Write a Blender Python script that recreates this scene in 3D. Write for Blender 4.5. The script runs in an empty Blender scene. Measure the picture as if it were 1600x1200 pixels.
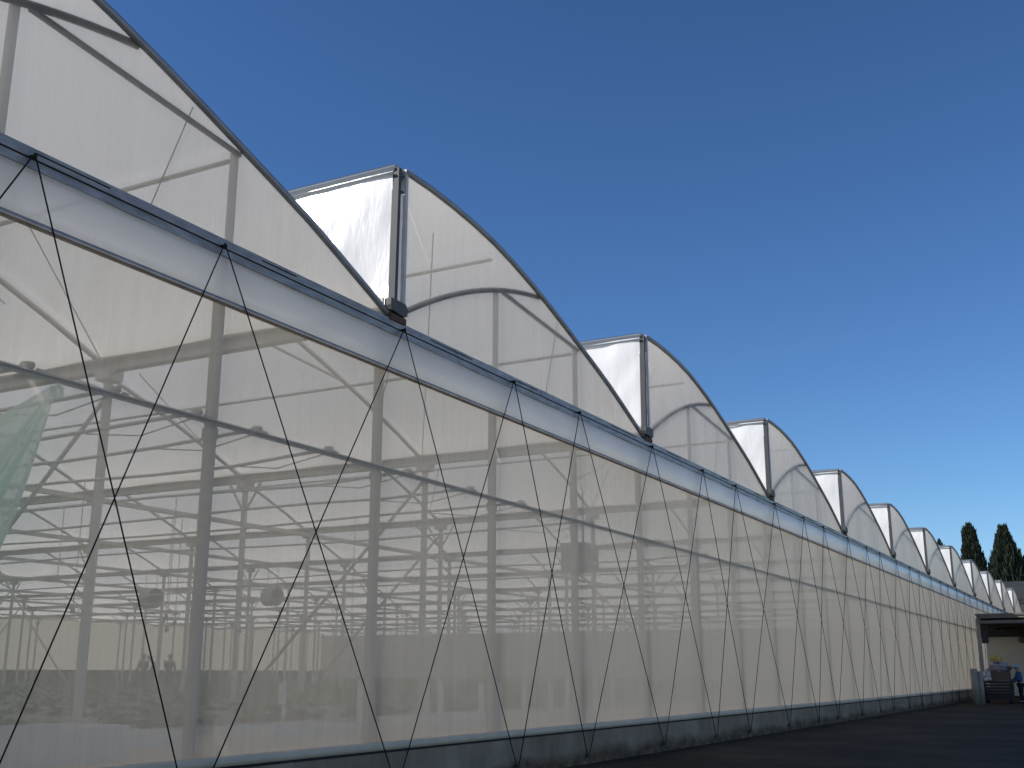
import bpy, bmesh, math, random
from mathutils import Vector, Matrix, noise
R = random.Random(7)
C = bpy.context.scene.collection
rad = math.radians

# ------------------------------------------------------------------ helpers
class MB:
    """collects boxes, tubes and sheets into one mesh"""
    def __init__(s): s.v = []; s.f = []; s.sm = []
    def add(s, vs, fs, smooth=False):
        o = len(s.v); s.v += [tuple(v) for v in vs]
        s.f += [tuple(i + o for i in f) for f in fs]; s.sm += [smooth] * len(fs)
    def box(s, a, b):
        x0, y0, z0 = a; x1, y1, z1 = b
        s.add([(x0,y0,z0),(x1,y0,z0),(x1,y1,z0),(x0,y1,z0),(x0,y0,z1),(x1,y0,z1),(x1,y1,z1),(x0,y1,z1)],
              [(3,2,1,0),(4,5,6,7),(0,1,5,4),(1,2,6,5),(2,3,7,6),(3,0,4,7)])
    def tube(s, pts, r, n=8, cap=True, r2=None):
        pts = [Vector(p) for p in pts]; rings = []
        for i, p in enumerate(pts):
            t = (pts[min(i+1, len(pts)-1)] - pts[max(i-1, 0)]).normalized()
            up = Vector((0,0,1)) if abs(t.z) < .9 else Vector((0,1,0))
            a = t.cross(up).normalized(); b = a.cross(t)
            rr = r if r2 is None else r + (r2 - r) * i / (len(pts) - 1)
            rings.append([p + (a*math.cos(2*math.pi*k/n) + b*math.sin(2*math.pi*k/n)) * rr for k in range(n)])
        vs = [v for q in rings for v in q]; fs = []
        for i in range(len(pts)-1):
            for k in range(n):
                k2 = (k+1) % n
                fs.append((i*n+k, i*n+k2, (i+1)*n+k2, (i+1)*n+k))
        if cap:
            fs.append(tuple(range(n))[::-1]); fs.append(tuple((len(pts)-1)*n+k for k in range(n)))
        s.add(vs, fs, n > 5)
    def bar(s, p, q, w, h, side=(0,1,0)):
        """rectangular bar from p to q, w across 'side', h across the other"""
        p, q = Vector(p), Vector(q); t = (q-p).normalized(); a = Vector(side)
        a = (a - t*a.dot(t)).normalized(); b = t.cross(a)
        vs = [c + a*(w/2*i) + b*(h/2*j) for c in (p, q) for i, j in ((-1,-1),(1,-1),(1,1),(-1,1))]
        s.add(vs, [(3,2,1,0),(4,5,6,7),(0,1,5,4),(1,2,6,5),(2,3,7,6),(3,0,4,7)])
    def sheet(s, fn, nu, nv, smooth=True):
        s.add([fn(i/nu, j/nv) for j in range(nv+1) for i in range(nu+1)],
              [(j*(nu+1)+i, j*(nu+1)+i+1, (j+1)*(nu+1)+i+1, (j+1)*(nu+1)+i) for j in range(nv) for i in range(nu)], smooth)
    def lump(s, c, r, seed=0, amp=.25, n=10, sq=(1,1,1)):
        def fn(u, v):
            th = v*math.pi; ph = u*2*math.pi
            d = Vector((math.sin(th)*math.cos(ph), math.sin(th)*math.sin(ph), math.cos(th)))
            k = r*(1 + amp*noise.noise(d*2.2 + Vector((seed*3.1, seed, 0))))
            return (c[0]+d.x*k*sq[0], c[1]+d.y*k*sq[1], c[2]+d.z*k*sq[2])
        s.sheet(fn, n+4, n)
    def build(s, name, mat, parent=None):
        me = bpy.data.meshes.new(name); me.from_pydata(s.v, [], s.f)
        me.polygons.foreach_set('use_smooth', s.sm)
        me.materials.append(mat); me.update()
        o = bpy.data.objects.new(name, me); C.objects.link(o)
        if parent: 
            o.parent = parent
            o.matrix_parent_inverse = Matrix.Translation(-Vector(WORLD.get(parent.name, (0,0,0))))
        return o
WORLD = {}
def tag(o, label=None, cat=None, group=None, kind=None):
    if label: o['label'] = label
    if cat: o['category'] = cat
    if group: o['group'] = group
    if kind: o['kind'] = kind
    return o
def empty(name, loc, label, cat, group=None):
    o = bpy.data.objects.new(name, None); C.objects.link(o); o.location = loc
    WORLD[o.name] = tuple(loc)
    return tag(o, label, cat, group)

# ------------------------------------------------------------------ materials
def newmat(name):
    m = bpy.data.materials.new(name); m.use_nodes = True
    nt = m.node_tree; nt.nodes.clear()
    return m, nt, nt.nodes.new('ShaderNodeOutputMaterial')
def N(nt, t, **kw):
    n = nt.nodes.new(t)
    for k, v in kw.items():
        if k in n.inputs.keys(): n.inputs[k].default_value = v
        else: setattr(n, k, v)
    return n
def mathn(nt, op, a, b=None):
    n = nt.nodes.new('ShaderNodeMath'); n.operation = op
    for i, x in enumerate((a, b)):
        if x is None: continue
        if isinstance(x, (int, float)): n.inputs[i].default_value = x
        else: nt.links.new(x, n.inputs[i])
    return n.outputs[0]
def noise_tex(nt, scale, detail=4, stretch=(1,1,1), rough=.55):
    tc = nt.nodes.new('ShaderNodeTexCoord'); mp = nt.nodes.new('ShaderNodeMapping')
    mp.inputs['Scale'].default_value = stretch
    nt.links.new(tc.outputs['Object'], mp.inputs[0])
    t = nt.nodes.new('ShaderNodeTexNoise'); t.inputs['Scale'].default_value = scale
    t.inputs['Detail'].default_value = detail; t.inputs['Roughness'].default_value = rough
    nt.links.new(mp.outputs[0], t.inputs['Vector'])
    return t.outputs[0]
def ramp(nt, fac, stops):
    r = nt.nodes.new('ShaderNodeValToRGB'); e = r.color_ramp.elements
    e[0].position, e[0].color = stops[0][0], (*stops[0][1], 1)
    e[1].position, e[1].color = stops[-1][0], (*stops[-1][1], 1)
    for p, c in stops[1:-1]:
        x = e.new(p); x.color = (*c, 1)
    nt.links.new(fac, r.inputs[0]); return r.outputs[0]
def solid(name, c1, c2=None, scale=6, rough=.6, metal=0, bump=0, stretch=(1,1,1), bscale=None, spec=.4):
    m, nt, out = newmat(name)
    b = N(nt, 'ShaderNodeBsdfPrincipled', Roughness=rough, Metallic=metal)
    b.inputs['Specular IOR Level'].default_value = spec
    c2 = c2 or tuple(x*.75 for x in c1)
    nz = noise_tex(nt, scale, 5, stretch)
    nt.links.new(ramp(nt, nz, [(.3, c2), (.7, c1)]), b.inputs['Base Color'])
    if bump:
        bp = N(nt, 'ShaderNodeBump', Strength=bump, Distance=.02)
        nt.links.new(noise_tex(nt, bscale or scale*4, 4, stretch), bp.inputs['Height'])
        nt.links.new(bp.outputs[0], b.inputs['Normal'])
    nt.links.new(b.outputs[0], out.inputs[0]); return m
def film(name, T0, trans, col, tcol, streak=.1, gloss=.05, wr=.25, wscale=2.2, wstretch=(1,1,.15), vert=(1,1,.04), rough=.3):
    """thin plastic sheet: clear fraction T0 at normal view falls off with path length,
       the rest scatters light forwards (trans) and back"""
    m, nt, out = newmat(name); L = nt.links
    lw = N(nt, 'ShaderNodeLayerWeight', Blend=.5)
    cosv = mathn(nt, 'MAXIMUM', mathn(nt, 'SUBTRACT', 1.0, lw.outputs['Facing']), .04)
    st = mathn(nt, 'MULTIPLY', mathn(nt, 'SUBTRACT', noise_tex(nt, 2.6, 5, vert, .7), .5), streak*2)
    base = mathn(nt, 'SUBTRACT', T0, st)
    base = mathn(nt, 'MINIMUM', mathn(nt, 'MAXIMUM', base, .005), .95)
    T = mathn(nt, 'POWER', base, mathn(nt, 'DIVIDE', 1.0, cosv))
    bp = N(nt, 'ShaderNodeBump', Strength=wr, Distance=.06)
    L.new(noise_tex(nt, wscale, 4, wstretch), bp.inputs['Height'])
    d = N(nt, 'ShaderNodeBsdfDiffuse', Color=(*col, 1)); tr = N(nt, 'ShaderNodeBsdfTranslucent', Color=(*tcol, 1))
    g = N(nt, 'ShaderNodeBsdfGlossy', Color=(1,1,1,1), Roughness=rough)
    for q in (d, tr, g): L.new(bp.outputs[0], q.inputs['Normal'])
    m1 = N(nt, 'ShaderNodeMixShader', Fac=trans); L.new(d.outputs[0], m1.inputs[1]); L.new(tr.outputs[0], m1.inputs[2])
    fr = N(nt, 'ShaderNodeFresnel', IOR=1.45); L.new(bp.outputs[0], fr.inputs['Normal'])
    m2 = N(nt, 'ShaderNodeMixShader'); L.new(mathn(nt, 'MULTIPLY', fr.outputs[0], gloss), m2.inputs[0])
    L.new(m1.outputs[0], m2.inputs[1]); L.new(g.outputs[0], m2.inputs[2])
    tp = N(nt, 'ShaderNodeBsdfTransparent', Color=(1,1,1,1))
    m3 = N(nt, 'ShaderNodeMixShader'); L.new(T, m3.inputs[0]); L.new(m2.outputs[0], m3.inputs[1]); L.new(tp.outputs[0], m3.inputs[2])
    L.new(m3.outputs[0], out.inputs[0]); return m

M_wall   = film('wall_film',  .53, .77, (.78,.71,.60), (.99,.92,.79), streak=.11, gloss=.12, wr=.25, wscale=5, wstretch=(1,1,.05), vert=(3,1,.06))
M_gable  = film('gable_film', .64, .84, (.80,.75,.67), (1.0,.94,.83), streak=.09, gloss=.3, wr=1.0, wscale=5, wstretch=(1,1,.09), vert=(2.5,1,.1))
M_roof   = film('roof_film',  .03, .86, (.94,.92,.88), (.99,.97,.92), streak=.02, gloss=.4, wr=.1)
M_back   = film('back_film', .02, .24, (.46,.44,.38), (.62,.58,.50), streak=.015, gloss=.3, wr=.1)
M_val    = film('valance',    .14, .60, (.78,.77,.75), (.97,.96,.93), streak=.04, gloss=.9, wr=.5, wscale=1.1, wstretch=(1,1,.5), vert=(.5,1,.3), rough=.35)
M_vent   = film('vent_sheet', .01, .22, (.90,.90,.90), (.85,.86,.88), streak=.0, gloss=.35, wr=.42, wscale=2.6, wstretch=(1,1,.3), rough=.4)
M_flap   = film('flap_sheet', .01, .45, (.85,.84,.82), (.9,.9,.88), streak=.0, gloss=.2, wr=.4, wscale=4, wstretch=(1,1,.3), rough=.4)
M_net    = film('net',        .34, .62, (.84,.93,.86), (.88,.98,.90), streak=.18, gloss=.05, wr=.5, wscale=5, vert=(1,1,.1))
M_steel  = solid('galvanised', (.20,.22,.25), (.15,.17,.20), 9, .5, .35, .1)
M_rim    = solid('arch_steel', (.27,.30,.34), (.20,.23,.27), 5, .5, .3, .1)
M_rail   = solid('eave_alu',  (.38,.37,.35), (.20,.19,.18), 14, .45, .4, .15, (.25,1,1))
M_bow    = solid('bow_steel', (.055,.06,.07), (.04,.045,.05), 5, .6)
M_cap    = solid('cap_steel', (.10,.095,.09), (.06,.058,.055), 7, .6)
M_groove = solid('groove', (.02,.02,.022), None, 6, .8)
M_in     = solid('inner_steel', (.52,.51,.48), (.43,.42,.39), 4, .55, .2)
M_post   = solid('post_steel', (.36,.34,.31), (.28,.27,.25), 5, .5, .25)
M_cable  = solid('cable', (.012,.012,.013), None, 6, .7)
M_dark   = solid('dark_steel', (.11,.12,.13), (.07,.075,.08), 8, .5, .3)
M_roller = solid('roller', (.46,.43,.40), (.34,.31,.28), 6, .35, .6)
M_pale   = solid('pale_alu', (.50,.51,.52), (.40,.41,.42), 6, .5, .1)
M_hem    = solid('hem', (.85,.64,.43), (.74,.55,.37), 3, .6)

def concrete():
    m, nt, out = newmat('base_concrete'); L = nt.links
    b = N(nt, 'ShaderNodeBsdfPrincipled', Roughness=.9)
    c = ramp(nt, noise_tex(nt, 1.3, 7, (1,1,.7), .65), [(.3,(.26,.165,.10)), (.55,(.40,.27,.175)), (.75,(.52,.38,.26))])
    tc = nt.nodes.new('ShaderNodeTexCoord'); sp = nt.nodes.new('ShaderNodeSeparateXYZ'); L.new(tc.outputs['Object'], sp.inputs[0])
    h = mathn(nt, 'ADD', sp.outputs[2], mathn(nt, 'MULTIPLY', mathn(nt, 'SUBTRACT', noise_tex(nt, .8, 5), .5), .5))
    mk = ramp(nt, h, [(.10, (1,1,1)), (.24, (0,0,0))])
    br = ramp(nt, noise_tex(nt, 4, 6, (1,1,1.6)), [(.35,(.10,.052,.024)), (.58,(.20,.105,.048)), (.80,(.36,.21,.11))])
    mx = nt.nodes.new('ShaderNodeMix'); mx.data_type = 'RGBA'
    L.new(mk, mx.inputs[0]); L.new(c, mx.inputs[6]); L.new(br, mx.inputs[7])
    L.new(mx.outputs[2], b.inputs['Base Color'])
    bp = N(nt, 'ShaderNodeBump', Strength=.5, Distance=.03); L.new(noise_tex(nt, 9, 6), bp.inputs['Height']); L.new(bp.outputs[0], b.inputs['Normal'])
    L.new(b.outputs[0], out.inputs[0]); return m
M_conc = concrete()
def asphalt():
    m, nt, out = newmat('asphalt'); L = nt.links
    b = N(nt, 'ShaderNodeBsdfPrincipled', Roughness=.9)
    b.inputs['Specular IOR Level'].default_value = .2
    a = ramp(nt, noise_tex(nt, .35, 7, (1,1,1), .6), [(.3,(.026,.0155,.0075)), (.5,(.044,.027,.0135)), (.66,(.074,.048,.026))])
    g = ramp(nt, noise_tex(nt, 45, 3), [(.3,(.45,.45,.45)), (.7,(1.6,1.6,1.6))])
    mx = nt.nodes.new('ShaderNodeMix'); mx.data_type = 'RGBA'; mx.blend_type = 'MULTIPLY'; mx.inputs[0].default_value = 1
    L.new(a, mx.inputs[6]); L.new(g, mx.inputs[7]); L.new(mx.outputs[2], b.inputs['Base Color'])
    bp = N(nt, 'ShaderNodeBump', Strength=.6, Distance=.01); L.new(noise_tex(nt, 60, 4), bp.inputs['Height']); L.new(bp.outputs[0], b.inputs['Normal'])
    L.new(b.outputs[0], out.inputs[0]); return m
M_asph = asphalt()
M_earth = solid('bounce_earth', (.62,.52,.38), (.52,.43,.31), .2, .95, 0, .4)
M_soil  = solid('soil', (.16,.14,.11), (.09,.08,.06), 1.5, .95, 0, .3)
M_path  = solid('path', (.27,.25,.21), (.20,.18,.15), 1.2, .9)
M_strip = solid('strip', (.46,.46,.44), (.30,.29,.26), 2, .8)
M_leaf  = solid('crop_leaf', (.10,.135,.06), (.065,.095,.042), 2.5, .6)
M_white = solid('white_panel', (.66,.67,.66), (.55,.56,.55), 2, .7)

# ------------------------------------------------------------------ dimensions (metres; wall in the plane y = 0, camera at y < 0)
W = 8.5
B0, B1 = -2, 10            # first and last bay index
X0, X1 = B0*W, (B1+1)*W
D = 73.5                   # depth
GZ = 5.76                  # gutter level
EZ = 5.56                  # eave rail
PZ = 7.76                  # ridge
MZ = 3.77                  # mid rail
VZ = 5.02                  # bottom of valance
BZ = .49                   # top of base wall
FZ = .46                   # soil level inside
CAM = (-1.33243*W, -.909752*W, 1.36)
ARCH = [(0,7.77),(.6,7.77),(1.2,7.74),(1.8,7.685),(2.4,7.60),(3.0,7.475),(3.63,7.315),(4.2,7.15),(4.8,6.96),(5.4,6.76),(6.0,6.56),(6.6,6.35),(7.1,6.15),(7.5,5.985),(7.9,5.82),(8.25,5.67)]
def arch_z(u):
    for (a, za), (b, zb) in zip(ARCH, ARCH[1:]):
        if u <= b: return za + (zb-za)*(u-a)/(b-a)
    return ARCH[-1][1]
def bow(u):   # lower arch rising from the left gutter to meet the main arch
    t = u/3.95; return 5.80 + (7.225-5.80)*(1.62*t - .62*t*t) 
FA, FB = .3443*W, .6154*W    # cable stations within a bay
SA, SB = 2.64, 5.42          # posts within a bay

GH = empty('greenhouse', (0,0,0), 'long multi-span greenhouse of milky plastic film with sawtooth arched roofs beside the asphalt yard', 'greenhouse')

def wrink(x, z, k=1.0):
    return .02*k*noise.noise(Vector((x*1.6, z*.35, 3.1))) + .008*k*noise.noise(Vector((x*6, z*.8, 9)))

# base wall
mb = MB(); nx = 220
def basef(y, z):  return [(X0 + (X1-X0)*i/nx, y, z) for i in range(nx+1)]
fr_b = [(x, -.14 + .02*noise.noise(Vector((x*.9,0,0))), -.05) for x,_,_ in basef(0,0)]
fr_m = [(x, -.13 + .015*noise.noise(Vector((x*.7,5,0))), .22 + .02*noise.noise(Vector((x*1.3,2,0)))) for x,_,_ in basef(0,0)]
fr_t = [(x, -.12, BZ-.015) for x,_,_ in basef(0,0)]
to_f = [(x, -.105, BZ) for x,_,_ in basef(0,0)]; to_b = [(x, .12, BZ) for x,_,_ in basef(0,0)]; bk = [(x, .12, -.05) for x,_,_ in basef(0,0)]
rows = [fr_b, fr_m, fr_t, to_f, to_b, bk]
mb.add([p for r in rows for p in r], [(j*(nx+1)+i, j*(nx+1)+i+1, (j+1)*(nx+1)+i+1, (j+1)*(nx+1)+i) for j in range(5) for i in range(nx)], False)
o = mb.build('base_wall', M_conc, GH); o['label'] = 'low stained concrete base wall'
# rolled hem of the film along the base wall
mb = MB(); mb.tube([(X0+i*(X1-X0)/110, -.055+.006*noise.noise(Vector((i*.7,0,0))), BZ+.055+.006*noise.noise(Vector((i*.9,4,0)))) for i in range(111)], .055, 10)
mb.build('rolled_hem', M_hem, GH)
mb = MB(); mb.box((X0, -.128, BZ-.004), (X1, -.107, BZ+.016)); mb.build('base_strip', M_groove, GH)

# lower wall film
mb = MB()
def wf(u, v):
    x = X0 + (X1-X0)*u; z = BZ+.06 + (VZ+.1-BZ-.06)*v
    return (x, wrink(x, z, .4*math.sin(math.pi*v)), z)
mb.sheet(wf, 620, 8); mb.build('wall_film', M_wall, GH)
# valance with a slight belly and its roller tube
mb = MB()
def vf(u, v):
    x = X0 + (X1-X0)*u; z = VZ + (EZ-.06-VZ)*v
    y = -.045 - .025*math.sin(math.pi*v)*(1+.5*noise.noise(Vector((x*.35,1,0)))) - .015*noise.noise(Vector((x*1.3, z*2.5, 0))) - .012*noise.noise(Vector((x*2+z*3, 0, 7)))
    return (x, y, z)
mb.sheet(vf, 620, 8); mb.build('valance', M_val, GH)
mb = MB(); mb.tube([(X0, -.06, VZ-.03), (X1, -.06, VZ-.03)], .036, 10); mb.build('roller_tube', M_roller, GH)

# eave rail: two profiles with a dark slot between them
mb = MB()
mb.box((X0, -.075, EZ-.005), (X1, .03, EZ+.085)); mb.box((X0, -.065, EZ-.095), (X1, .03, EZ-.02))
er = mb.build('eave_rail', M_rail, GH)
mb = MB(); mb.box((X0, -.058, EZ-.017), (X1, .02, EZ-.009))
for i in range(B0*3, (B1+1)*3):
    x = i*W/3 + R.uniform(0, 1.4); mb.box((x, -.083, EZ+.04), (x+R.uniform(.5,1.2), -.0755, EZ+.05))
mb.build('rail_slot', M_groove, er)

# mid rail behind the film, with clamp knobs
mb = MB(); mb.box((X0, .02, MZ-.027), (X1, .05, MZ+.027)); mid = mb.build('mid_rail', M_in, GH)
mb = MB(); mb.box((X0, .012, MZ-.007), (X1, .019, MZ+.007)); mb.build('rail_slot', M_groove, mid)

# wall posts
POSTX = sorted([b*W + s for b in range(B0, B1+1) for s in (-.26, SA-.02, SB-.04)])
for x in POSTX:
    mb = MB(); mb.box((x-.045, .08, .2), (x+.045, .17, EZ+.1)); mb.box((x-.06, .076, MZ-.15), (x+.06, .18, MZ-.045))
    mb.build('wall_post', M_post, GH)

# bracing cables (each from the eave at one station to the base at the next)
ST = sorted([b*W + s - .08 for b in range(B0, B1+1) for s in (0, FA, FB)])
ZC = .13
for a, b in zip(ST, ST[1:]):
    for (xa, za), (xb, zb) in (((a, EZ-.01), (b, ZC)), ((a, ZC), (b, EZ-.01))):
        mb = MB(); ya = -.118 if za > 2 else -.175; yb = -.118 if zb > 2 else -.175
        if za > 2: xa += .015
        else: xa += .03
        if zb > 2: xb -= .015
        else: xb -= .03
        mb.tube([(xa, ya, za), (xb, yb, zb)], .0075, 6); mb.build('bracing_cable', M_cable, GH)
for x in ST:
    mb = MB(); mb.tube([(x, -.07, EZ), (x, -.14, EZ-.01)], .014, 8); mb.tube([(x,-.118,EZ+.02),(x,-.118,EZ-.045)], .010, 6)
    mb.build('cable_hook', M_cable, GH)
    mb = MB(); mb.tube([(x, -.11, ZC), (x, -.20, ZC)], .016, 8); mb.box((x-.03,-.15,ZC-.04),(x+.03,-.128,ZC+.03)); mb.build('anchor_bolt', M_dark, GH)

# gable ends, roofs, vents and gutters, bay by bay
for b in range(B0, B1+1):
    gx = b*W
    # gable film: sheet between eave rail and arch
    mb = MB()
    def gf(u, v):
        q = .02 + u*8.2; zt = arch_z(q)-.03; z0 = EZ+.07; z = z0 + max(zt-z0, .0)*v
        k = 1 + 2.2*max(0, u-.62)
        y = -.012 + .012*k*noise.noise(Vector((q*2.2+b*7, z*.5, b*3.3)))*math.sin(math.pi*min(1,v+.02)) + .006*k*noise.noise(Vector((q*8 + z*1.5, z*.9, b)))*math.sin(math.pi*v)
        return (gx+q, y, z)
    mb.sheet(gf, 120, 16); gm = mb.build('gable_film', M_gable, GH)
    mb = MB(); mb.tube([(gx+u, -.03, z) for u, z in ARCH], .042, 8); mb.build('arch_rim', M_rim, gm)
    mb = MB(); mb.tube([(gx+u, .036, bow(u)) for u in [i*3.95/14 for i in range(15)]], .04, 8); mb.build('bow_brace', M_bow, gm)
    for s in (SA, SB):
        mb = MB(); zt = (bow(s) if s < 3.6 else arch_z(s))-.04
        mb.box((gx+s-.035, .06, EZ+.1), (gx+s+.035, .12, zt+.02)); mb.build('gable_strut', M_in, gm)
    mb = MB(); mb.bar((gx+2.75, .04, bow(2.75)-.03), (gx+5.45, .04, arch_z(5.45)-.03), .04, .045); mb.build('diagonal_strut', M_bow, gm)
    mb = MB(); q = 4.62 + .1*math.sin(b*5); mb.tube([(gx+q, .03, arch_z(q)-.05), (gx+q-.46, .025, EZ+.08)], .007, 5, False); mb.build('gable_wire', M_bow, gm)
    for q in (SA, SB):
        zt = arch_z(q)-.09; mb = MB(); mb.tube([(gx+q, .16, zt), (gx+q, D-.4, zt)], .028, 6); mb.build('purlin', M_in, GH)
    # corner post of the gable
    mb = MB(); mb.box((gx-.025, -.045, EZ+.05), (gx+.03, .06, 7.80)); mb.build('corner_post', M_pale, gm)
    # roof film
    mb = MB()
    def rf(u, v):
        i = u*(len(ARCH)-1); k = min(int(i), len(ARCH)-2); t = i-k
        q = ARCH[k][0]*(1-t)+ARCH[k+1][0]*t; z = ARCH[k][1]*(1-t)+ARCH[k+1][1]*t
        return (gx+q, D*v, z + .03 - .03*abs(math.sin(v*math.pi*30)))
    mb.sheet(rf, 30, 60); rm = mb.build('roof_film', M_roof, GH)
    # vent curtain in the vertical step of the sawtooth, faces -x
    mb = MB()
    def cf(u, v):
        y = .02 + D*(u**1.8); z = GZ+.1 + (PZ-.06-GZ-.1)*v
        e = min(1, y/1.2)
        x = gx - .235 - (.05+.04*math.sin(b*2.3+1))*math.sin(math.pi*v)*e + .035*noise.noise(Vector((y*1.3, z*.8+b*5, b))) + .015*noise.noise(Vector((y*3+z*2.5, z-y*1.5, b*2.0)))
        return (x, y, z)
    mb.sheet(cf, 160, 16); vm = mb.build('vent_curtain', M_vent, GH)
    mb = MB(); mb.tube([(gx-.22, .0, PZ-.015), (gx-.22, D, PZ-.015)], .045, 8)
    mb.tube([(gx-.265, .0, PZ-.10), (gx-.265, D, PZ-.10)], .018, 6)
    mb.sheet(lambda u, v: (gx-.25+.27*u, D*v, PZ+.03+.012*math.sin(u*3.1)+.012*noise.noise(Vector((u*3, v*40, b)))), 4, 90)
    mb.build('curtain_hem', M_white, vm)
    mb = MB(); mb.bar((gx-.225, -.02, GZ+.06), (gx-.20, -.02, PZ-.02), .10, .06)
    mb.build('curtain_post', M_bow, vm)  # post coloured near black to stand for the shadow gap here
    mb = MB()
    mb.sheet(lambda u, v: (gx-.165+.135*u, .01-.05*math.sin(math.pi*u)+.012*noise.noise(Vector((u*5, v*6, b))), GZ+.1+(PZ-.35-GZ-.1)*v), 8, 30)
    mb.build('end_flap', M_flap, vm)
    mb = MB(); mb.bar((gx-.15,-.01,PZ-.12),(gx-.05,-.01,PZ-.02),.03,.02); mb.bar((gx-.15,-.015,PZ-.30),(gx-.05,-.015,PZ-.30),.03,.025); mb.bar((gx-.14,-.01,PZ-.22),(gx-.04,-.01,PZ-.06),.025,.02)
    mb.build('latch', M_dark, vm)
    # gutter with its end cap
    mb = MB(); mb.bar((gx-.25, -.02, GZ), (gx-.25, D, GZ), .34, .05, (1,0,0)); mb.bar((gx-.42,-.02,GZ+.06),(gx-.42,D,GZ+.06),.03,.16,(1,0,0)); mb.bar((gx-.08,-.02,GZ+.06),(gx-.08,D,GZ+.06),.03,.16,(1,0,0))
    mb.box((gx-.33,.0,GZ-.16),(gx-.17,D,GZ-.026))
    gt = mb.build('gutter', M_in, GH)
    mb = MB(); n = 8
    pr = [(-.41,.04),(-.41,.13)] + [(-.12+.08*math.sin(a), .05+.08*math.cos(a)) for a in [i*math.pi/2/n for i in range(n+1)]] + [(-.04,-.02),(-.1,-.05),(-.39,-.02)]
    vs = [(gx+px, y, GZ+pz) for y in (-.13, -.03) for px, pz in pr]; k = len(pr)
    mb.add(vs, [tuple(range(k)), tuple(range(k, 2*k))[::-1]] + [(i+k, (i+1)%k+k, (i+1)%k, i) for i in range(k)])
    mb.build('gutter_cap', M_cap, gt)
    mb = MB(); mb.box((gx-.36, -.10, GZ-.13), (gx-.02, -.035, GZ-.05)); mb.build('gutter_bracket', solid('rusty', (.09,.06,.045), None, 8, .8) if b == B0 else bpy.data.materials['rusty'], gt)

# end walls and far wall
mb = MB(); mb.sheet(lambda u, v: (X0+(X1-X0)*u, D, .1 + (EZ+.2)*v), 60, 4); mb.build('back_film', M_back, GH)
for x in (X0, X1-.02):
    mb = MB(); mb.sheet(lambda u, v: (x, .05+(D-.05)*u, .1+(EZ)*v), 40, 4); mb.build('side_film', M_back, GH)
mb = MB(); mb.box((X0, D-.3, .1), (X1, D-.05, 1.6)); mb.build('back_plinth', M_soil, GH)
# far gables
mb = MB()
for b in range(B0, B1+1):
    mb.sheet(lambda u, v: (b*W+8.2*u, D-.01, EZ+.2 + max(0, arch_z(8.2*u)-EZ-.2)*v), 20, 2)
mb.build('back_gable_film', M_back, GH)

# interior frames
ROWS = [4.9*k for k in range(1, 15)]
rest_c, rest_r, rest_b = MB(), MB(), MB()
cnt = 0
for j, y in enumerate(ROWS):
    for b in range(B0, B1+1):
        gx = b*W
        near = j < 8
        mc = MB() if (near and b >= -1 and b <= 10) else rest_c
        mc.box((gx-.31, y-.045, FZ), (gx-.21, y+.045, GZ-.14)); mc.box((gx-.4, y-.14, GZ-.30), (gx-.12, y+.14, GZ-.15))
        for sy in (-1, 1): mc.bar((gx-.26, y+sy*.08, GZ-.75), (gx-.26, y+sy*.45, GZ-.2), .04, .04, (1,0,0)) if j % 3 == 1 else None
        if mc is not rest_c: mc.build('column', M_in, GH); cnt += 1
        mr = MB() if near and b >= -1 else rest_r
        mr.tube([(gx+u, y, z-.05) for u, z in ARCH[::2]+[ARCH[-1]]], .04, 6, False)
        if mr is not rest_r: mr.build('roof_rib', M_in, GH)
        mr = MB() if near and b >= -1 else rest_b
        mr.tube([(gx+u, y, bow(u)-.02) for u in (0,.95,1.9,2.9,3.9)], .032, 6, False)
        mr.bar((gx+2.75, y, bow(2.75)-.03), (gx+5.3, y, arch_z(5.3)-.05), .035, .035)
        mr.bar((gx+SB, y, arch_z(SB)-.05), (gx+W-.3, y, GZ-.05), .03, .03) if j % 2 else None
        if mr is not rest_b: mr.build('bow_rib', M_in, GH)
for mbx, nm in ((rest_c, 'far_columns'), (rest_r, 'far_roof_ribs'), (rest_b, 'far_bow_ribs')):
    o = mbx.build(nm, M_in, GH); o['kind'] = 'stuff'
for y in (14.7, 22.05, 29.4, 36.75, 44.1, 51.5, 58.8, 66.1):
    mb = MB(); mb.box((X0, y-.05, GZ-.26), (X1, y+.05, GZ-.14)); mb.build('tie_beam', M_in, GH)
# long braces between columns and wires in the roof space
for (xa, ya, za), (xb, yb, zb) in [((-.26,4.9,5.25),(-.26,9.3,.9)), ((8.24,4.9,5.3),(8.24,9.5,.85)), ((16.7,9.8,5.3),(16.7,14.4,.85)),
        ((8.24,24.5,5.3),(8.24,19.9,.85)), ((16.7,29.4,5.3),(16.7,24.8,.85)), ((25.2,9.8,5.3),(25.2,5.2,.85)), ((25.2,4.9,5.3),(25.2,9.5,.85)),
        ((16.7,44.1,5.3),(16.7,39.4,.85)), ((25.2,39.2,5.3),(25.2,44,.85)), ((33.7,49,5.3),(33.7,53.7,.85))]:
    mb = MB(); mb.tube([(xa,ya,za),(xb,yb,zb)], .035, 6); mb.build('long_brace', M_in, GH)
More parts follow.
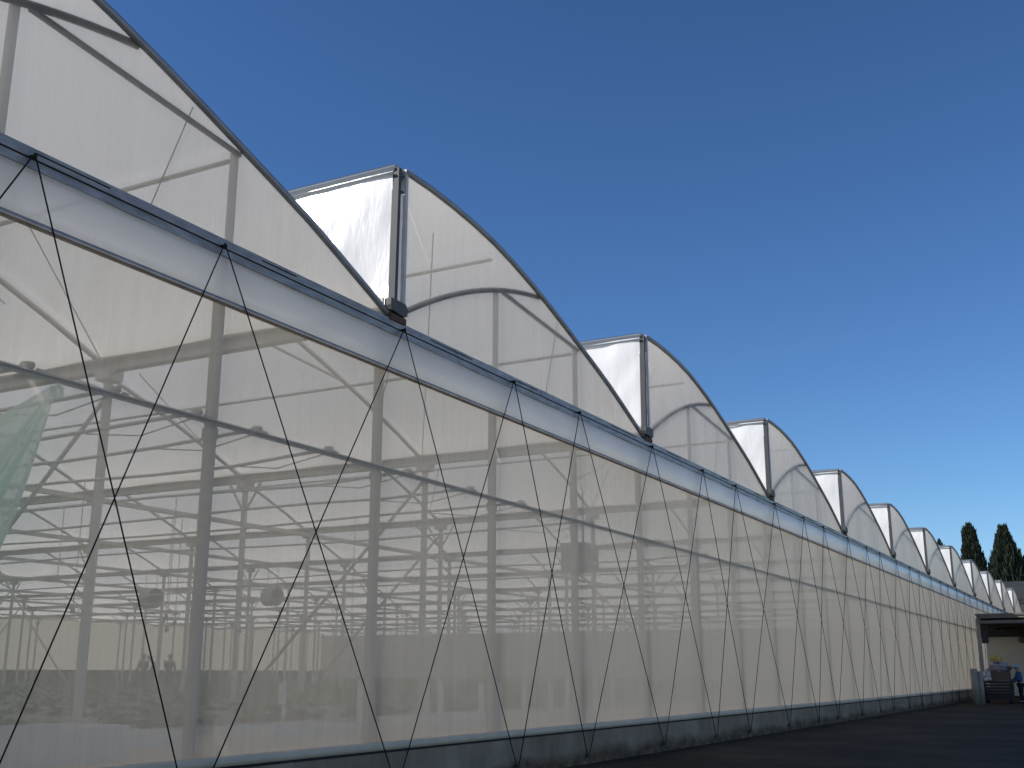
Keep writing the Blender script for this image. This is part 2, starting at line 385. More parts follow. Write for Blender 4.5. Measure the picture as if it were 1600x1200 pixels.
# knee braces wall post -> gutter
for b in range(-1, 5):
    mb = MB(); mb.bar((b*W-.2, .2, GZ-.5), (b*W-1.25, .9, arch_z(7.2)-.1), .045, .045); mb.build('knee_brace', M_in, GH)
for b in range(-1, 4):
    gx = b*W
    for k, (p, q) in enumerate([((gx+.3,4.9,5.7),(gx+7.6,9.8,5.9)), ((gx+8.1,4.9,5.7),(gx+1.2,.3,7.4)), ((gx+.2,9.8,5.72),(gx+5.5,14.7,6.4)), ((gx+.4,.3,5.8),(gx+6.4,4.9,6.1))]):
        mb = MB(); mb.tube([p, ((p[0]+q[0])/2, (p[1]+q[1])/2, (p[2]+q[2])/2-.06), q], .009, 5, False); mb.build('tension_wire', M_post, GH)
# pipes running into the depth from the mid rail, with clamp and hanging cords
PX = [(-5.35),(-4.42),(-3.38),(-2.5),(-1.28),.35,1.9,3.4,5.8,9.0,11.8,15.2,19.1]
for i, x in enumerate(PX):
    mb = MB(); z = MZ+.06
    mb.tube([(x, .1, z)] + [(x+.03*math.sin(t*2.1+i), .1+t*1.4, z+.03*math.sin(t*.8+i)-.05) for t in range(1, 22)], .021, 6)
    pp = mb.build('hanging_pipe', M_in, GH)
    mb = MB(); mb.tube([(x-.05,.07,MZ+.055),(x+.05,.07,MZ+.075)], .034, 8); mb.tube([(x+.10,.07,MZ+.045),(x+.16,.07,MZ+.045)], .02, 8)
    mb.tube([(x,.12,z-.05),(x-.01,.8,z-.16),(x,1.6,z-.06)], .008, 5, False)
    mb.build('pipe_clamp', M_post, pp)
    for t in range(2 if x < 4 else 0):
        y = R.choice((2.2, 3.1, 4.0, 5.6, 7.0)) + t*2.3; zb = R.uniform(2.0, 3.0) if t else R.uniform(1.2, 2.2)
        mb = MB(); mb.tube([(x, y, z-.04), (x+.02, y+.02, (z+zb)/2), (x, y, zb)], .006, 5, False)
        mb.tube([(x,y,zb+.1),(x,y,zb)], .028, 6); mb.build('hanging_cord', M_post, pp)

# ------------------------------------------------------------------ ground
mb = MB(); mb.sheet(lambda u, v: (-400+1400*u, -600+1400*v, 0), 4, 4); tag(mb.build('ground', M_earth), kind='structure')  # earth past the yard, made pale to bounce warm sunlight onto the shaded wall
mb = MB(); mb.sheet(lambda u, v: (-70+210*u, -10.5+10.6*v + .4*math.sin(u*40)*(1-v), .006), 120, 8); tag(mb.build('yard', M_asph), kind='structure')
mb = MB(); mb.sheet(lambda u, v: (X0+(X1-X0)*u, .12+(D-.2)*v, FZ), 20, 20); tag(mb.build('greenhouse_soil', M_soil), kind='structure')
mb = MB(); mb.box((X0+.1, .15, FZ+.004), (X1-.1, 4.3, FZ+.03)); tag(mb.build('walkway', M_path), kind='structure')
# crop beds running into the depth, pale paths between them
lv, lf = [], []
for i in range(15000):
    x = R.uniform(-1.12, 1.12); y = 67*(R.random()**1.25); z = .08 + R.uniform(0, .30)*(1-.5*abs(x)/1.12)
    if noise.noise(Vector((x*.8, y*.25, 0))) < -.35: z *= .8
    s = R.uniform(.06, .16); a = R.uniform(0, 6.28); t = R.uniform(-.7, .7)
    ux, uy = math.cos(a)*s, math.sin(a)*s; wx, wy, wz = -math.sin(a)*s*.5*math.cos(t), math.cos(a)*s*.5*math.cos(t), s*.6*math.sin(t)
    k = len(lv); lv += [(x-ux, y-uy, z), (x+wx, y+wy, z+wz+.02), (x+ux, y+uy, z+.05), (x-wx, y-wy, z-wz+.02)]; lf.append((k, k+1, k+2, k+3))
first = None
for b in range(-1, B1+1):
    for k in range(3):
        cx = b*W + 1.35 + k*2.75; loc = (cx, 4.9, FZ)
        if first is None:
            first = empty('crop_bed', loc, 'long low bed of green plants behind the milky film wall', 'crop bed', 'crop beds inside the greenhouse')
            mb = MB(); mb.box((cx-1.2, 4.9, FZ+.004), (cx+1.2, 71.9, FZ+.08)); p1 = mb.build('bed_soil', M_soil, first)
            mb = MB()
            for s, e in ((-1.31, .31), (1.23, .10)): mb.box((cx+s, 4.9, FZ+.004), (cx+s+.05, 71.9, FZ+e))
            mb.box((cx-1.31, 4.78, FZ+.004), (cx+1.31, 4.89, FZ+.12)); p2 = mb.build('bed_edging', M_strip, first)
            mb = MB(); mb.add([(v[0]+cx, v[1]+4.9, v[2]+FZ) for v in lv], lf); p3 = mb.build('bed_plants', M_leaf, first); p3['kind'] = 'stuff'
        else:
            c = first.copy(); C.objects.link(c); c.location = loc
            for ch in (p1, p2, p3):
                d = ch.copy(); C.objects.link(d); d.parent = c; d.matrix_parent_inverse = Matrix.Translation((-first.location.x, -4.9, -FZ))
# low white trays on the walkway, stakes at the bed ends
for i, (x0, x1, y, h) in enumerate([(-6.6,-2.45,1.6,.34), (-2.0,-.2,2.9,.16), (1.0,3.1,2.6,.14), (4.4,6.6,2.2,.18), (8.0,10.0,1.9,.15)]):
    t = empty('seedling_tray', ((x0+x1)/2, y, FZ), 'low white tray on the walkway behind the film wall', 'tray', 'white trays on the walkway')
    mb = MB(); mb.box((x0, y, FZ+.03), (x1, y+.03, FZ+.03+h)); mb.box((x1-.03, y+.031, FZ+.03), (x1, y+1.0, FZ+.03+h)); mb.box((x0, y+.031, FZ+.03), (x0+.03, y+1.0, FZ+.03+h)); mb.box((x0,y+1.001,FZ+.03),(x1,y+1.03,FZ+.03+h)); mb.build('tray_side', M_white, t)
    mb = MB(); mb.box((x0+.031, y+.032, FZ+.032), (x1-.031, y+.999, FZ+.1)); mb.build('tray_soil', M_soil, t)
for i, (x, y) in enumerate([(4.0,5.2),(5.4,4.6),(7.4,4.5),(8.05,4.6),(9.3,4.4),(9.9,4.3),(11.0,4.3),(12.5,4.4),(13.6,4.5),(15,4.4),(16.5,4.6),(18.2,4.5)]):
    mb = MB(); mb.box((x-.05, y-.32, FZ+.02), (x+.05, y-.24, FZ+.72)); mb.box((x-.055,y-.325,FZ+.72),(x+.055,y-.235,FZ+.74))
    tag(mb.build('white_stake', M_white), 'short white stake at a bed end behind the film wall', 'stake', 'white stakes at the bed ends')

# heaters / circulation fans hung under the gutters
def unproj(px, py, z=None, x=None, y=None, dist=None):
    yaw, pit, rol = rad(61.63), rad(14.48), rad(.04); f = 1748.9
    fw = Vector((math.sin(yaw)*math.cos(pit), math.cos(yaw)*math.cos(pit), math.sin(pit)))
    r = Vector((math.cos(yaw), -math.sin(yaw), 0)); u = r.cross(fw)
    r2 = r*math.cos(rol)+u*math.sin(rol); u2 = u*math.cos(rol)-r*math.sin(rol)
    d = fw + r2*(px-800)/f + u2*(600-py)/f; c = Vector(CAM)
    if z is not None: k = (z-c.z)/d.z
    elif x is not None: k = (x-c.x)/d.x
    elif y is not None: k = (y-c.y)/d.y
    else: k = dist/d.length
    return c + d*k
M_fan = solid('fan_body', (.34,.35,.31), (.24,.25,.22), 5, .6)
for nm, lab, pos, rr in (('circulation_fan', 'round drum fan hung inside the greenhouse at the left behind the film', unproj(235,935,z=4.4), .42), ('circulation_fan', 'drum fan hung inside the greenhouse between two cable crossings', unproj(425,932,z=4.4), .38)):
    t = empty(nm, pos, lab, 'fan', 'drum fans under the roof')
    mb = MB(); n = 20
    mb.tube([pos+Vector((0,-.3,0)), pos+Vector((0,.3,0))], rr, n, False); mb.tube([pos+Vector((0,-.3,0)), pos+Vector((0,.3,0))], rr*.93, n, False); mb.build('drum', M_fan, t)
    mb = MB()
    for k in range(5):
        a = k*2*math.pi/5; mb.bar(pos, pos+Vector((math.cos(a)*rr*.9, .02, math.sin(a)*rr*.9)), .05, .16)
    mb.build('blades', M_dark, t)
    mb = MB(); mb.tube([pos+Vector((-.3,0,rr*.7)), Vector((pos.x-.3,pos.y,GZ-.16))], .012, 5); mb.tube([pos+Vector((.3,0,rr*.7)), Vector((pos.x+.3,pos.y,GZ-.16))], .012, 5); mb.build('hanger', M_dark, t)
pos = unproj(905, 872, z=4.0)
t = empty('air_heater', pos, 'boxy louvred heater hung inside the greenhouse near the middle of the wall', 'heater')
mb = MB(); mb.box(pos+Vector((-.38,-.3,-.33)), pos+Vector((.38,.3,.33))); mb.build('casing', M_fan, t)
mb = MB()
for k in range(9): mb.box(pos+Vector((-.36+.085*k,-.34,-.3)), pos+Vector((-.31+.085*k,-.301,.3)))
for k in range(7): mb.box(pos+Vector((-.42,-.27+.085*k,-.3)), pos+Vector((-.381,-.23+.085*k,.3)))
mb.build('louvres', M_dark, t)
mb = MB(); mb.tube([pos+Vector((-.25,0,.33)), Vector((pos.x-.25,pos.y,GZ-.16))], .018, 6); mb.tube([pos+Vector((.25,0,.33)), Vector((pos.x+.25,pos.y,GZ-.16))], .018, 6); mb.build('hanger', M_dark, t)

# net curtain gathered at the mid rail near the left edge
mb = MB()
def nf(u, v):
    # u across folds, v down; gathered at the top right
    top = Vector((-4.93 - .07*(1-u), .2, MZ-.02))
    bot = Vector((-5.62 - 2.6*(1-u), .55 + .12*math.sin(u*31) + .1*noise.noise(Vector((u*9, 0, 0))), 1.0))
    p = top.lerp(bot, v); w = min(1, v*2.5)
    p.y += w*(1.7*.07*math.sin(u*44 + 2*math.sin(u*9)) + .04*noise.noise(Vector((u*18, v*2, 0))))
    p.x += .12*math.sin(v*math.pi)*(u-.2) ; return p
mb.sheet(nf, 130, 40)
net = empty('net_curtain', (-5,.3,MZ), 'pale green net curtain bunched up at the mid rail at the left edge', 'net')
mb.build('net_cloth', M_net, net)
mb = MB(); mb.lump((-4.93,.2,MZ-.05), .055, 4, .5, 10, (1.2,.8,1.0)); mb.build('knot', M_net, net)

# ------------------------------------------------------------------ people
M_skin = solid('skin', (.45,.28,.20), (.40,.24,.17), 6, .6)
M_blue = solid('blue_cloth', (.035,.12,.30), (.025,.08,.22), 5, .8)
M_trou = solid('dark_trousers', (.03,.03,.04), None, 5, .9)
M_hat  = solid('pale_blue_hat', (.30,.42,.55), (.24,.35,.47), 5, .8)
M_grey = solid('grey_cloth', (.16,.17,.18), (.11,.12,.13), 5, .9)
M_boot = solid('boot', (.02,.02,.02), None, 5, .6)
M_hair = solid('hair', (.03,.022,.016), None, 8, .7)
def skin(name, mat, verts, edges, radii, parent, mtx, lv=2):
    me = bpy.data.meshes.new(name); me.from_pydata(verts, edges, []); me.update()
    o = bpy.data.objects.new(name, me); C.objects.link(o)
    md = o.modifiers.new('s', 'SKIN'); md.use_smooth_shade = True
    for v, r in zip(me.skin_vertices[0].data, radii): v.radius = r if isinstance(r, tuple) else (r, r)
    me.skin_vertices[0].data[0].use_root = True
    sd = o.modifiers.new('d', 'SUBSURF'); sd.levels = lv; sd.render_levels = lv
    dg = bpy.context.evaluated_depsgraph_get(); dg.update()
    m2 = bpy.data.meshes.new_from_object(o.evaluated_get(dg)); o.modifiers.clear(); o.data = m2; m2.name = name
    m2.materials.clear(); m2.materials.append(mat)
    m2.transform(mtx); o.parent = parent; o.matrix_parent_inverse = Matrix.Translation(-Vector(WORLD[parent.name]))
    return o
def person(loc, facing, lean, label, top, trousers, hat, group=None):
    """1.70 m figure; local +x is forward; lean in radians bends the trunk forward from the hips"""
    t = empty('person', loc, label, 'person', group)
    mtx = Matrix.Translation(loc) @ Matrix.Rotation(facing, 4, 'Z')
    def L(x, y, z):   # lean the trunk about the hip
        if z <= .9: return (x, y, z)
        dz = z-.9; return (x + dz*math.sin(lean) - 0*dz, y, .9 + dz*math.cos(lean) + x*0)
    def arm(s, k=1.0):
        sh = L(0, s*.19, 1.38); el = L(.12, s*.24, 1.12); wr = L(.34, s*.2, 1.0)
        return sh, el, wr
    V = [L(0,0,.95), L(0,0,1.12), L(0,0,1.32), L(.01,0,1.45), L(.03,0,1.53), L(.05,0,1.60), L(.05,0,1.68)]
    E_ = [(0,1),(1,2),(2,3),(3,4),(4,5),(5,6)]; Rr = [(.13,.10),(.12,.095),(.15,.10),(.06,.06),(.065,.07),(.078,.09),(.06,.07)]
    for s in (-1, 1):
        i = len(V); a, e, w = arm(s); V += [a, e, w]; E_ += [(2,i),(i,i+1),(i+1,i+2)]; Rr += [.055,.042,.03]
        h = Vector(w); d = (Vector(w)-Vector(e)).normalized(); k = len(V)
        V.append(tuple(h+d*.06)); E_.append((i+2,k)); Rr.append((.035,.018))
        for q in range(4):
            m = len(V); off = Vector((0, (q-1.5)*.021, 0))
            V += [tuple(h+d*.10+off), tuple(h+d*(.13+.01*(q%2)) + off + Vector((0,0,-.03)))]; E_ += [(k,m),(m,m+1)]; Rr += [.009,.008]
        m = len(V); V.append(tuple(h+d*.07+Vector((0,-s*.045,.01)))); E_.append((i+2,m)); Rr.append(.010)
        i = len(V); V += [(0,s*.09,.88),(.02,s*.1,.48),(-.02+.06*s,s*.1,.09),(.12+.06*s,s*.11,.04)]; E_ += [(0,i),(i,i+1),(i+1,i+2),(i+2,i+3)]; Rr += [.085,.06,.04,.035]
    skin('body', M_skin, V, E_, Rr, t, mtx)
    # jacket
    V = [L(0,0,.86), L(0,0,1.1), L(0,0,1.32), L(.0,0,1.44)]; E_ = [(0,1),(1,2),(2,3)]; Rr = [(.17,.13),(.16,.125),(.18,.13),(.085,.085)]
    for s in (-1, 1):
        i = len(V); a, e, w = arm(s); V += [a, e, w]; E_ += [(2,i),(i,i+1),(i+1,i+2)]; Rr += [.08,.062,.048]
    skin('jacket', top, V, E_, Rr, t, mtx)
    V = [(0,0,.92)]; E_ = []; Rr = [(.15,.12)]
    for s in (-1, 1):
        i = len(V); V += [(0,s*.09,.84),(.02,s*.1,.48),(-.02+.06*s,s*.1,.1)]; E_ += [(0,i),(i,i+1),(i+1,i+2)]; Rr += [.105,.08,.065]
    skin('trousers', trousers, V, E_, Rr, t, mtx)
    for s in (-1, 1):
        skin('boot', M_boot, [(-.05+.06*s,s*.1,.05),(.05+.06*s,s*.105,.05),(.16+.06*s,s*.11,.04)], [(0,1),(1,2)], [(.05,.05),(.045,.045),(.04,.035)], t, mtx, 1)
    hx, hy, hz = L(.05, 0, 1.63)
    mb = MB(); mb.lump((hx-.012, hy, hz+.035), .115, 1, .08, 12, (1.05,.92,.78))
    o = mb.build('hair', M_hair, None); o.data.transform(mtx); o.parent = t; o.matrix_parent_inverse = Matrix.Translation(-Vector(WORLD[t.name]))
    if hat:
        mb = MB(); mb.lump((hx, hy, hz+.065), .125, 2, .06, 12, (1.05,.95,.75))
        mb.sheet(lambda u, v: (hx+math.cos(u*6.283)*(.12+.09*v)*1.05, hy+math.sin(u*6.283)*(.11+.08*v), hz+.045-.035*v), 24, 2)
        o = mb.build('hat', hat, None); o.data.transform(mtx); o.parent = t; o.matrix_parent_inverse = Matrix.Translation(-Vector(WORLD[t.name]))
    # face: nose, ears, eyes
    mb = MB(); mb.lump((hx+.095, hy, hz-.02), .02, 3, .05, 6, (1,.7,1.3))
    for s in (-1, 1): mb.lump((hx, hy+s*.082, hz-.015), .025, 3, .05, 6, (.7,.4,1.2))
    o = mb.build('nose_and_ears', M_skin, None); o.data.transform(mtx); o.parent = t; o.matrix_parent_inverse = Matrix.Translation(-Vector(WORLD[t.name]))
    mb = MB()
    for s in (-1, 1): mb.lump((hx+.083, hy+s*.032, hz+.01), .011, 3, .0, 6)
    mb.lump((hx+.082, hy, hz-.062), .012, 2, .0, 6, (.6,2.2,.5))
    o = mb.build('eyes_and_mouth', M_boot, None); o.data.transform(mtx); o.parent = t; o.matrix_parent_inverse = Matrix.Translation(-Vector(WORLD[t.name]))
    return t
wp = unproj(1598, 1099, z=0)
person((wp.x, wp.y, 0), rad(112), .10, 'worker in blue jacket and pale blue sun hat standing beside the handcart under the canopy', M_blue, M_trou, M_hat)
for i, (px, lab, tp, fc) in enumerate([(222,'dim figure standing leftmost of the three workers deep inside the greenhouse', M_grey, 1.2), (244,'dim figure bent forward in the middle of the three workers deep inside the greenhouse', M_blue, 2.5), (261,'dim figure standing rightmost of the three workers deep inside the greenhouse', M_trou, .4), (768,'dim figure standing alone among the beds deep inside the greenhouse', M_trou, 3.0)]):
    p = unproj(px, 1080, dist=1); d = (p-Vector(CAM)); d.z = 0; d.normalize(); q = Vector(CAM) + d*(58 if i < 3 else 42)
    person((q.x, q.y, FZ+.02), fc, .5 if i == 1 else .12, lab, tp, M_trou, M_grey, 'workers inside the greenhouse' if i < 3 else None)

# ------------------------------------------------------------------ yard end: canopy, storeroom wall, posts, cart, bags
M_cano = solid('canopy_edge', (.19,.17,.145), (.13,.115,.10), 3, .6)
M_pipe = solid('bollard', (.36,.31,.25), (.27,.23,.18), 6, .7)
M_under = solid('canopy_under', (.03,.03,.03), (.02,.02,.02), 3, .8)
M_wallw = solid('pale_wall', (.58,.56,.52), (.49,.475,.44), .8, .9)
M_brown = solid('brown_panel', (.06,.052,.05), (.045,.04,.038), 3, .8)
CX = 50.0
pe = unproj(1525, 961, x=CX)          # near left top corner of the canopy
cy1 = pe.y; cz = pe.z
can = empty('canopy', (CX, cy1, 0), 'flat roofed dark canopy projecting from the far end of the film wall', 'canopy')
mb = MB(); mb.box((CX, -16, cz-.16), (CX+11, cy1, cz)); mb.box((CX-.06, -16, cz-.02), (CX+.3, cy1+.05, cz+.06)); mb.build('canopy_roof', M_cano, can)
mb = MB(); mb.box((CX+.02, -16, cz-.42), (CX+.1, cy1-.05, cz-.27)); mb.build('fascia_beam', M_cano, can)
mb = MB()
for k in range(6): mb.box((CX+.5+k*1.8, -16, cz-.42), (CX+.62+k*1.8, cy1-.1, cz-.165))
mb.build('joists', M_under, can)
pb = unproj(1533, 1060, x=CX+.3)
mb = MB(); mb.box((CX+.15, pb.y-.2, 0), (CX+.3, pb.y-.02, cz-.17)); mb.build('canopy_post', M_pipe, can)
a = unproj(1531, 972, x=CX+.6); c = unproj(1545, 1005, x=CX+.6)
mb = MB(); mb.box((CX+.6, c.y, c.z), (CX+.7, a.y, cz-.17)); mb.build('side_panel', M_brown, can)
tag(can, None, None)
wl = unproj(1546, 1000, x=CX+8)
st = empty('storeroom', (CX+8, wl.y, 0), 'pale plastered storeroom wall at the back under the canopy', 'building')
mb = MB(); mb.box((CX+8, -16, 0), (CX+8.3, wl.y+.2, wl.z+.45)); mb.build('wall', M_wallw, st)
mb = MB(); q = unproj(1597, 1000, x=CX+7.9); mb.lump(tuple(q), .18, 1, .1, 8, (.5,1,1)); mb.build('wall_lamp', M_dark, st)
mb = MB(); mb.box((CX+7.97, -16, .0), (CX+8.0, wl.y+.2, .18)); mb.build('skirting', M_brown, st)
# near-black strip standing for the canopy's shadow above the pale wall
mb = MB(); mb.box((CX+7.7, -16, wl.z+.15), (CX+7.95, wl.y+.6, cz-.17)); mb.build('shadow_strip', M_under, st)
for px, lab, top in ((1526.5, 'thick grey bollard pipe at the end of the concrete base wall', 1046), (1535.5, 'thinner grey pipe bollard beside the canopy post', 1050)):
    p = unproj(px, 1101, z=0); tp = unproj(px, top, x=p.x); r = .16 if top == 1046 else .13
    o = empty('bollard', (p.x, p.y, 0), lab, 'bollard', 'pipe bollards by the canopy')
    mb = MB(); mb.tube([(p.x,p.y,0),(p.x,p.y,tp.z)], r, 16); mb.build('pipe', M_pipe, o)
    mb = MB()
    mb.tube([(p.x,p.y,tp.z),(p.x,p.y,tp.z+.03)], r*.9, 16); mb.build('pipe_cap', M_pipe, o)
# cart
c0 = unproj(1537, 1099, z=0); c1 = unproj(1583, 1099, x=c0.x); cx = c0.x; ya, yb = c1.y, c0.y
M_crate = solid('crate', (.05,.042,.04), (.03,.026,.025), 4, .8)
M_card = solid('cardboard', (.15,.10,.075), (.10,.07,.055), 3, .9)
cart = empty('handcart', (cx, (ya+yb)/2, 0), 'dark slatted handcart loaded with bags beside the worker', 'cart')
mb = MB(); hh = 1.02
for k in range(6): mb.box((cx, ya, .22+k*.135), (cx+.05, yb, .33+k*.135)); mb.box((cx+1.2, ya, .22+k*.135), (cx+1.25, yb, .33+k*.135))
mb.box((cx, ya, .16), (cx+1.25, yb, .21))
for yy in (ya, yb-.05): mb.box((cx+.051, yy, .211), (cx+1.199, yy+.05, hh))
mb.build('cart_body', M_crate, cart)
for yy in (ya+.12, yb-.12):
    for xx in (cx+.15, cx+1.1):
        mb = MB(); mb.tube([(xx, yy-.04, .11), (xx, yy+.04, .11)], .11, 14); mb.build('wheel', M_boot, cart)
mb = MB(); mb.bar((cx+.1, ya, hh-.12), (cx+.1, ya-.32, hh+.1), .05, .05, (1,0,0)); mb.bar((cx+.8, ya, hh-.12), (cx+.8, ya-.32, hh+.1), .05, .05, (1,0,0)); mb.bar((cx+.05,ya-.32,hh+.1),(cx+.85,ya-.32,hh+.1),.04,.04,(0,1,0)); mb.build('handle', M_card, cart)
o = empty('cardboard_box', (cx+.1, ya+.1, hh), 'brown open cardboard box sitting on the handcart', 'box')
mb = MB(); wdt = (yb-ya)
mb.box((cx+.05, ya+.05, hh+.003), (cx+.9, ya+.05+wdt*.62, hh+.42)); mb.build('carton', M_card, o)
mb = MB(); mb.bar((cx+.05, ya+.04, hh+.43), (cx+.05, ya-.12, hh+.62), .8, .02, (1,0,0)); mb.bar((cx+.06,ya+.1,hh+.43),(cx-.08,ya+.1,hh+.34),.03,.02); mb.build('flap', M_card, o)
def bag(py, z, r, c, lab, seed, sq=(1,1,1)):
    m = solid('bag_%d' % seed, c, tuple(v*.7 for v in c), 5, .6, 0, .6)
    mb = MB(); mb.lump((cx+.3, py, z), r, seed, .75, 16, sq)
    mb.lump((cx+.22, py+r*.35, z+r*.7), r*.4, seed+5, .8, 10, (1,.8,1)); tag(mb.build('bag', m), lab, 'bag', 'bags heaped on the handcart')
bag(yb-.33, hh+.22, .27, (.62,.62,.62), 'crumpled white plastic bag hanging at the cart left end', 21, (1,1,.95))
bag(yb-.55, hh+.50, .22, (.42,.34,.35), 'pinkish bundle on top of the cart heap', 22, (1,1.2,.7))
bag(yb-.85, hh+.55, .22, (.58,.57,.58), 'white bundle in the middle of the cart heap', 23, (1,1.2,.8))
bag(yb-.80, hh+.75, .16, (.10,.045,.045), 'small dark red bundle on the cart heap', 24)
bag(ya+.45, hh+.62, .30, (.36,.33,.36), 'lilac grey sack on the right side of the cart heap', 25, (1,1.3,.8))
# yellow flowers stuck in the load
o = empty('flower_bunch', (cx+.3, (ya+yb)/2, hh+.8), 'bunch of yellow flowers sticking up from the cart load', 'flowers')
M_yel = solid('yellow', (.60,.45,.05), (.5,.35,.03), 6, .7)
mb = MB(); m2 = MB()
for k in range(16):
    a = R.uniform(-.9, .9); l = R.uniform(.2, .5); p = Vector((cx+.3+R.uniform(-.1,.1), (ya+yb)/2-.02, hh+.72)); q = p + Vector((R.uniform(-.1,.1), math.sin(a)*l, math.cos(a)*l*.9))
    m2.tube([p, q], .008, 4); mb.lump(tuple(q), R.uniform(.04,.075), k, .5, 6)
mb.build('petals', M_yel, o); m2.build('stems', M_leaf, o)
# ------------------------------------------------------------------ shed behind and cypresses
M_shed = solid('shed_roof', (.035,.035,.038), (.025,.025,.028), 1, .8)
M_shedw = solid('shed_wall', (.06,.062,.06), (.045,.046,.045), 1, .9)
M_glz = solid('shed_glazing', (.22,.25,.25), (.15,.17,.17), 1.5, .3)
SX = 120.0
a = unproj(1566, 909, x=SX+10); e = unproj(1580, 934, x=SX); g = unproj(1584, 943, x=SX)
shed = empty('shed', (SX, a.y, 0), 'dark roofed shed with a pale window strip beyond the last roof arch', 'building')
ys = a.y+3
mb = MB(); mb.add([(SX-.4,-40,e.z),(SX-.4,ys,e.z),(SX+10,ys,a.z),(SX+10,-40,a.z),(SX-.4,-40,e.z-.25),(SX-.4,ys,e.z-.25),(SX+10,ys,a.z-.25),(SX+10,-40,a.z-.25)], [(3,2,1,0),(4,5,6,7),(0,1,5,4),(1,2,6,5),(2,3,7,6),(3,0,4,7)]); mb.build('roof', M_shed, shed)
mb = MB(); mb.box((SX, -40, 0), (SX+10, ys-.2, g.z)); mb.build('wall', M_shedw, shed)
mb = MB(); mb.box((SX+.1, -40, g.z+.01), (SX+9, ys-.2, e.z-.26)); gl = mb.build('window', M_glz, shed)
mb = MB(); yy = ys-.3
while yy > -30: mb.box((SX+.02, yy-.08, g.z+.02), (SX+.09, yy, e.z-.27)); yy -= 1.0
mb.build('mullion', M_shedw, gl)
M_cyp = solid('cypress', (.026,.040,.022), (.012,.020,.011), 1.2, .7)
M_bark = solid('bark', (.09,.065,.045), None, 4, .9)
def cypress(pb, h, w, lab, seed, prof, n):
    rr = random.Random(seed)
    t = empty('cypress_tree', pb, lab, 'tree', 'cypress trees beyond the greenhouse')
    mb = MB(); mb.tube([pb, pb+Vector((.1,0,h*.5)), pb+Vector((0,.1,h*.93))], w*.09, 8, True, .04)
    for k in range(14):
        z = h*(.1+.055*k); a = rr.uniform(0, 6.28); l = w*.4*prof(z/h)
        mb.tube([pb+Vector((0,0,z)), pb+Vector((math.cos(a)*l*.6, math.sin(a)*l*.6, z+.5*l)), pb+Vector((math.cos(a)*l, math.sin(a)*l, z+1.2*l))], .07, 5, True, .02)
    mb.build('trunk', M_bark, t)
    mb = MB()
    # flame-shaped upright sprays scattered through the crown
    for k in range(n):
        q = rr.random()**.8; a = rr.uniform(0, 6.283); 
        bump = 1 + .32*noise.noise(Vector((math.cos(a)*1.6, math.sin(a)*1.6, q*5+seed))) + .15*noise.noise(Vector((math.cos(a)*4, math.sin(a)*4, q*14+seed)))
        r = w/2*prof(q)*bump*(rr.random()**.35)
        c = pb + Vector((math.cos(a)*r, math.sin(a)*r, h*(.06+.94*q)))
        s = rr.uniform(.12,.34)*w/5; b_ = a+rr.uniform(-1.3,1.3)
        d = Vector((math.cos(b_), math.sin(b_), 0)); out = Vector((math.cos(a)*.35, math.sin(a)*.35, 1)).normalized()
        mb.add([c-d*s*.5, c+out*s*-.6, c+d*s*.5, c+out*s*(1.2+rr.random())], [(0,1,2,3)])
        mb.add([c-d.cross(Vector((0,0,1)))*s*.45, c+out*s*-.5, c+d.cross(Vector((0,0,1)))*s*.45, c+out*s*(1+rr.random())], [(0,1,2,3)])
    mb.build('crown', M_cyp, t)
def place(px, py_top, dist):
    p = unproj(px, py_top, dist=dist); return Vector((p.x, p.y, 0)), p.z
colm = lambda q: min(1, .55 + .9*q) * (1 if q < .3 else max(0.02, 1-(q-.3)*.62)) * (1 if q < .93 else max(.25, (1-q)/.07))
pb, h = place(1513, 822, 150); cypress(pb, h, 5.2, 'tall slim cypress between the roof peaks and the broad cypress', 3, lambda q: (.9 if q<.45 else .9-.62*(q-.45)/.5) if q < .95 else .28*(1-q)/.05+.02, 9000)
pb, h = place(1567, 829, 150); cypress(pb, h, 8.4, 'broad dark cypress with several tips above the shed roof', 8, lambda q: max(.03, 1.0-.96*max(0,(q-.35))/.65), 11000)
cypress(pb+Vector((1.2,-2.0,0)), h*.82, 3.6, 'lower side cypress leaning on the right flank of the broad cypress', 12, lambda q: max(.05, 1-.95*max(0,(q-.5))/.5), 3500)
cypress(pb+Vector((-.4,.7,0)), h*.97, 3.6, 'pointed cypress tip on the left flank of the broad cypress', 14, lambda q: max(.05, 1-.95*max(0,(q-.5))/.5), 3500)
pb, h = place(1467, 843, 160); cypress(pb, h, 2.6, 'small cypress tip peeking over the white vent at the seventh roof', 5, lambda q: .9 if q < .9 else max(.05,.9*(1-q)/.1), 3000)

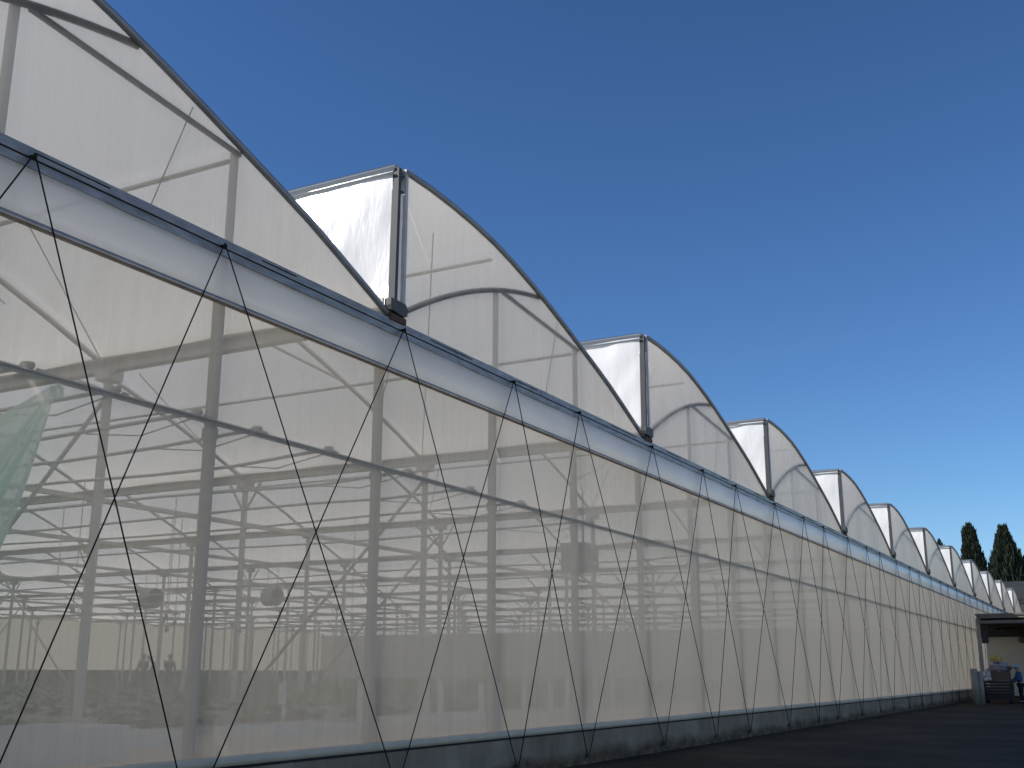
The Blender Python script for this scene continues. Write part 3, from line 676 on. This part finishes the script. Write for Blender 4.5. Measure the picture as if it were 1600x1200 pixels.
# ------------------------------------------------------------------ light, sky, camera
sc = bpy.context.scene
SD = Vector((-.64, .77, 0)).normalized(); EL = rad(37)
sun = bpy.data.lights.new('sun', 'SUN'); sun.energy = 5.0; sun.angle = rad(.5); sun.color = (1, .935, .835)
so = bpy.data.objects.new('sun', sun); C.objects.link(so)
dirv = Vector((SD.x*math.cos(EL), SD.y*math.cos(EL), math.sin(EL)))
so.rotation_euler = dirv.to_track_quat('Z', 'Y').to_euler(); so.location = (0, 0, 40)
w = bpy.data.worlds.new('World'); sc.world = w; w.use_nodes = True
nt = w.node_tree; bg = nt.nodes['Background']
sk = nt.nodes.new('ShaderNodeTexSky'); sk.sky_type = 'NISHITA'; sk.sun_disc = False
sk.sun_elevation = EL; sk.sun_rotation = math.atan2(SD.x, SD.y); sk.air_density = 1.0; sk.dust_density = .12; sk.ozone_density = 6.0; sk.altitude = 100
gmn = nt.nodes.new('ShaderNodeGamma'); gmn.inputs[1].default_value = 1.22
hsv = nt.nodes.new('ShaderNodeHueSaturation'); hsv.inputs['Saturation'].default_value = 1.04
nt.links.new(sk.outputs[0], gmn.inputs[0]); nt.links.new(gmn.outputs[0], hsv.inputs['Color']); nt.links.new(hsv.outputs[0], bg.inputs[0]); bg.inputs[1].default_value = .078
cam = bpy.data.cameras.new('camera'); co = bpy.data.objects.new('camera', cam); C.objects.link(co); sc.camera = co
yaw, pit, rol = rad(61.63), rad(14.48), rad(.04)
fw = Vector((math.sin(yaw)*math.cos(pit), math.cos(yaw)*math.cos(pit), math.sin(pit)))
r = Vector((math.cos(yaw), -math.sin(yaw), 0)); u = r.cross(fw)
r2 = r*math.cos(rol)+u*math.sin(rol); u2 = u*math.cos(rol)-r*math.sin(rol)
m = Matrix((r2, u2, -fw)).transposed().to_4x4(); m.translation = Vector(CAM); co.matrix_world = m
cam.sensor_width = 36; cam.lens = 1748.9/1600*36; cam.clip_end = 3000; cam.clip_start = .05
sc.view_settings.view_transform = 'Standard'; sc.view_settings.look = 'None'; sc.view_settings.exposure = .12; sc.view_settings.gamma = 1
cy = sc.cycles; cy.max_bounces = 12; cy.diffuse_bounces = 6; cy.transmission_bounces = 8; cy.transparent_max_bounces = 24; cy.glossy_bounces = 3
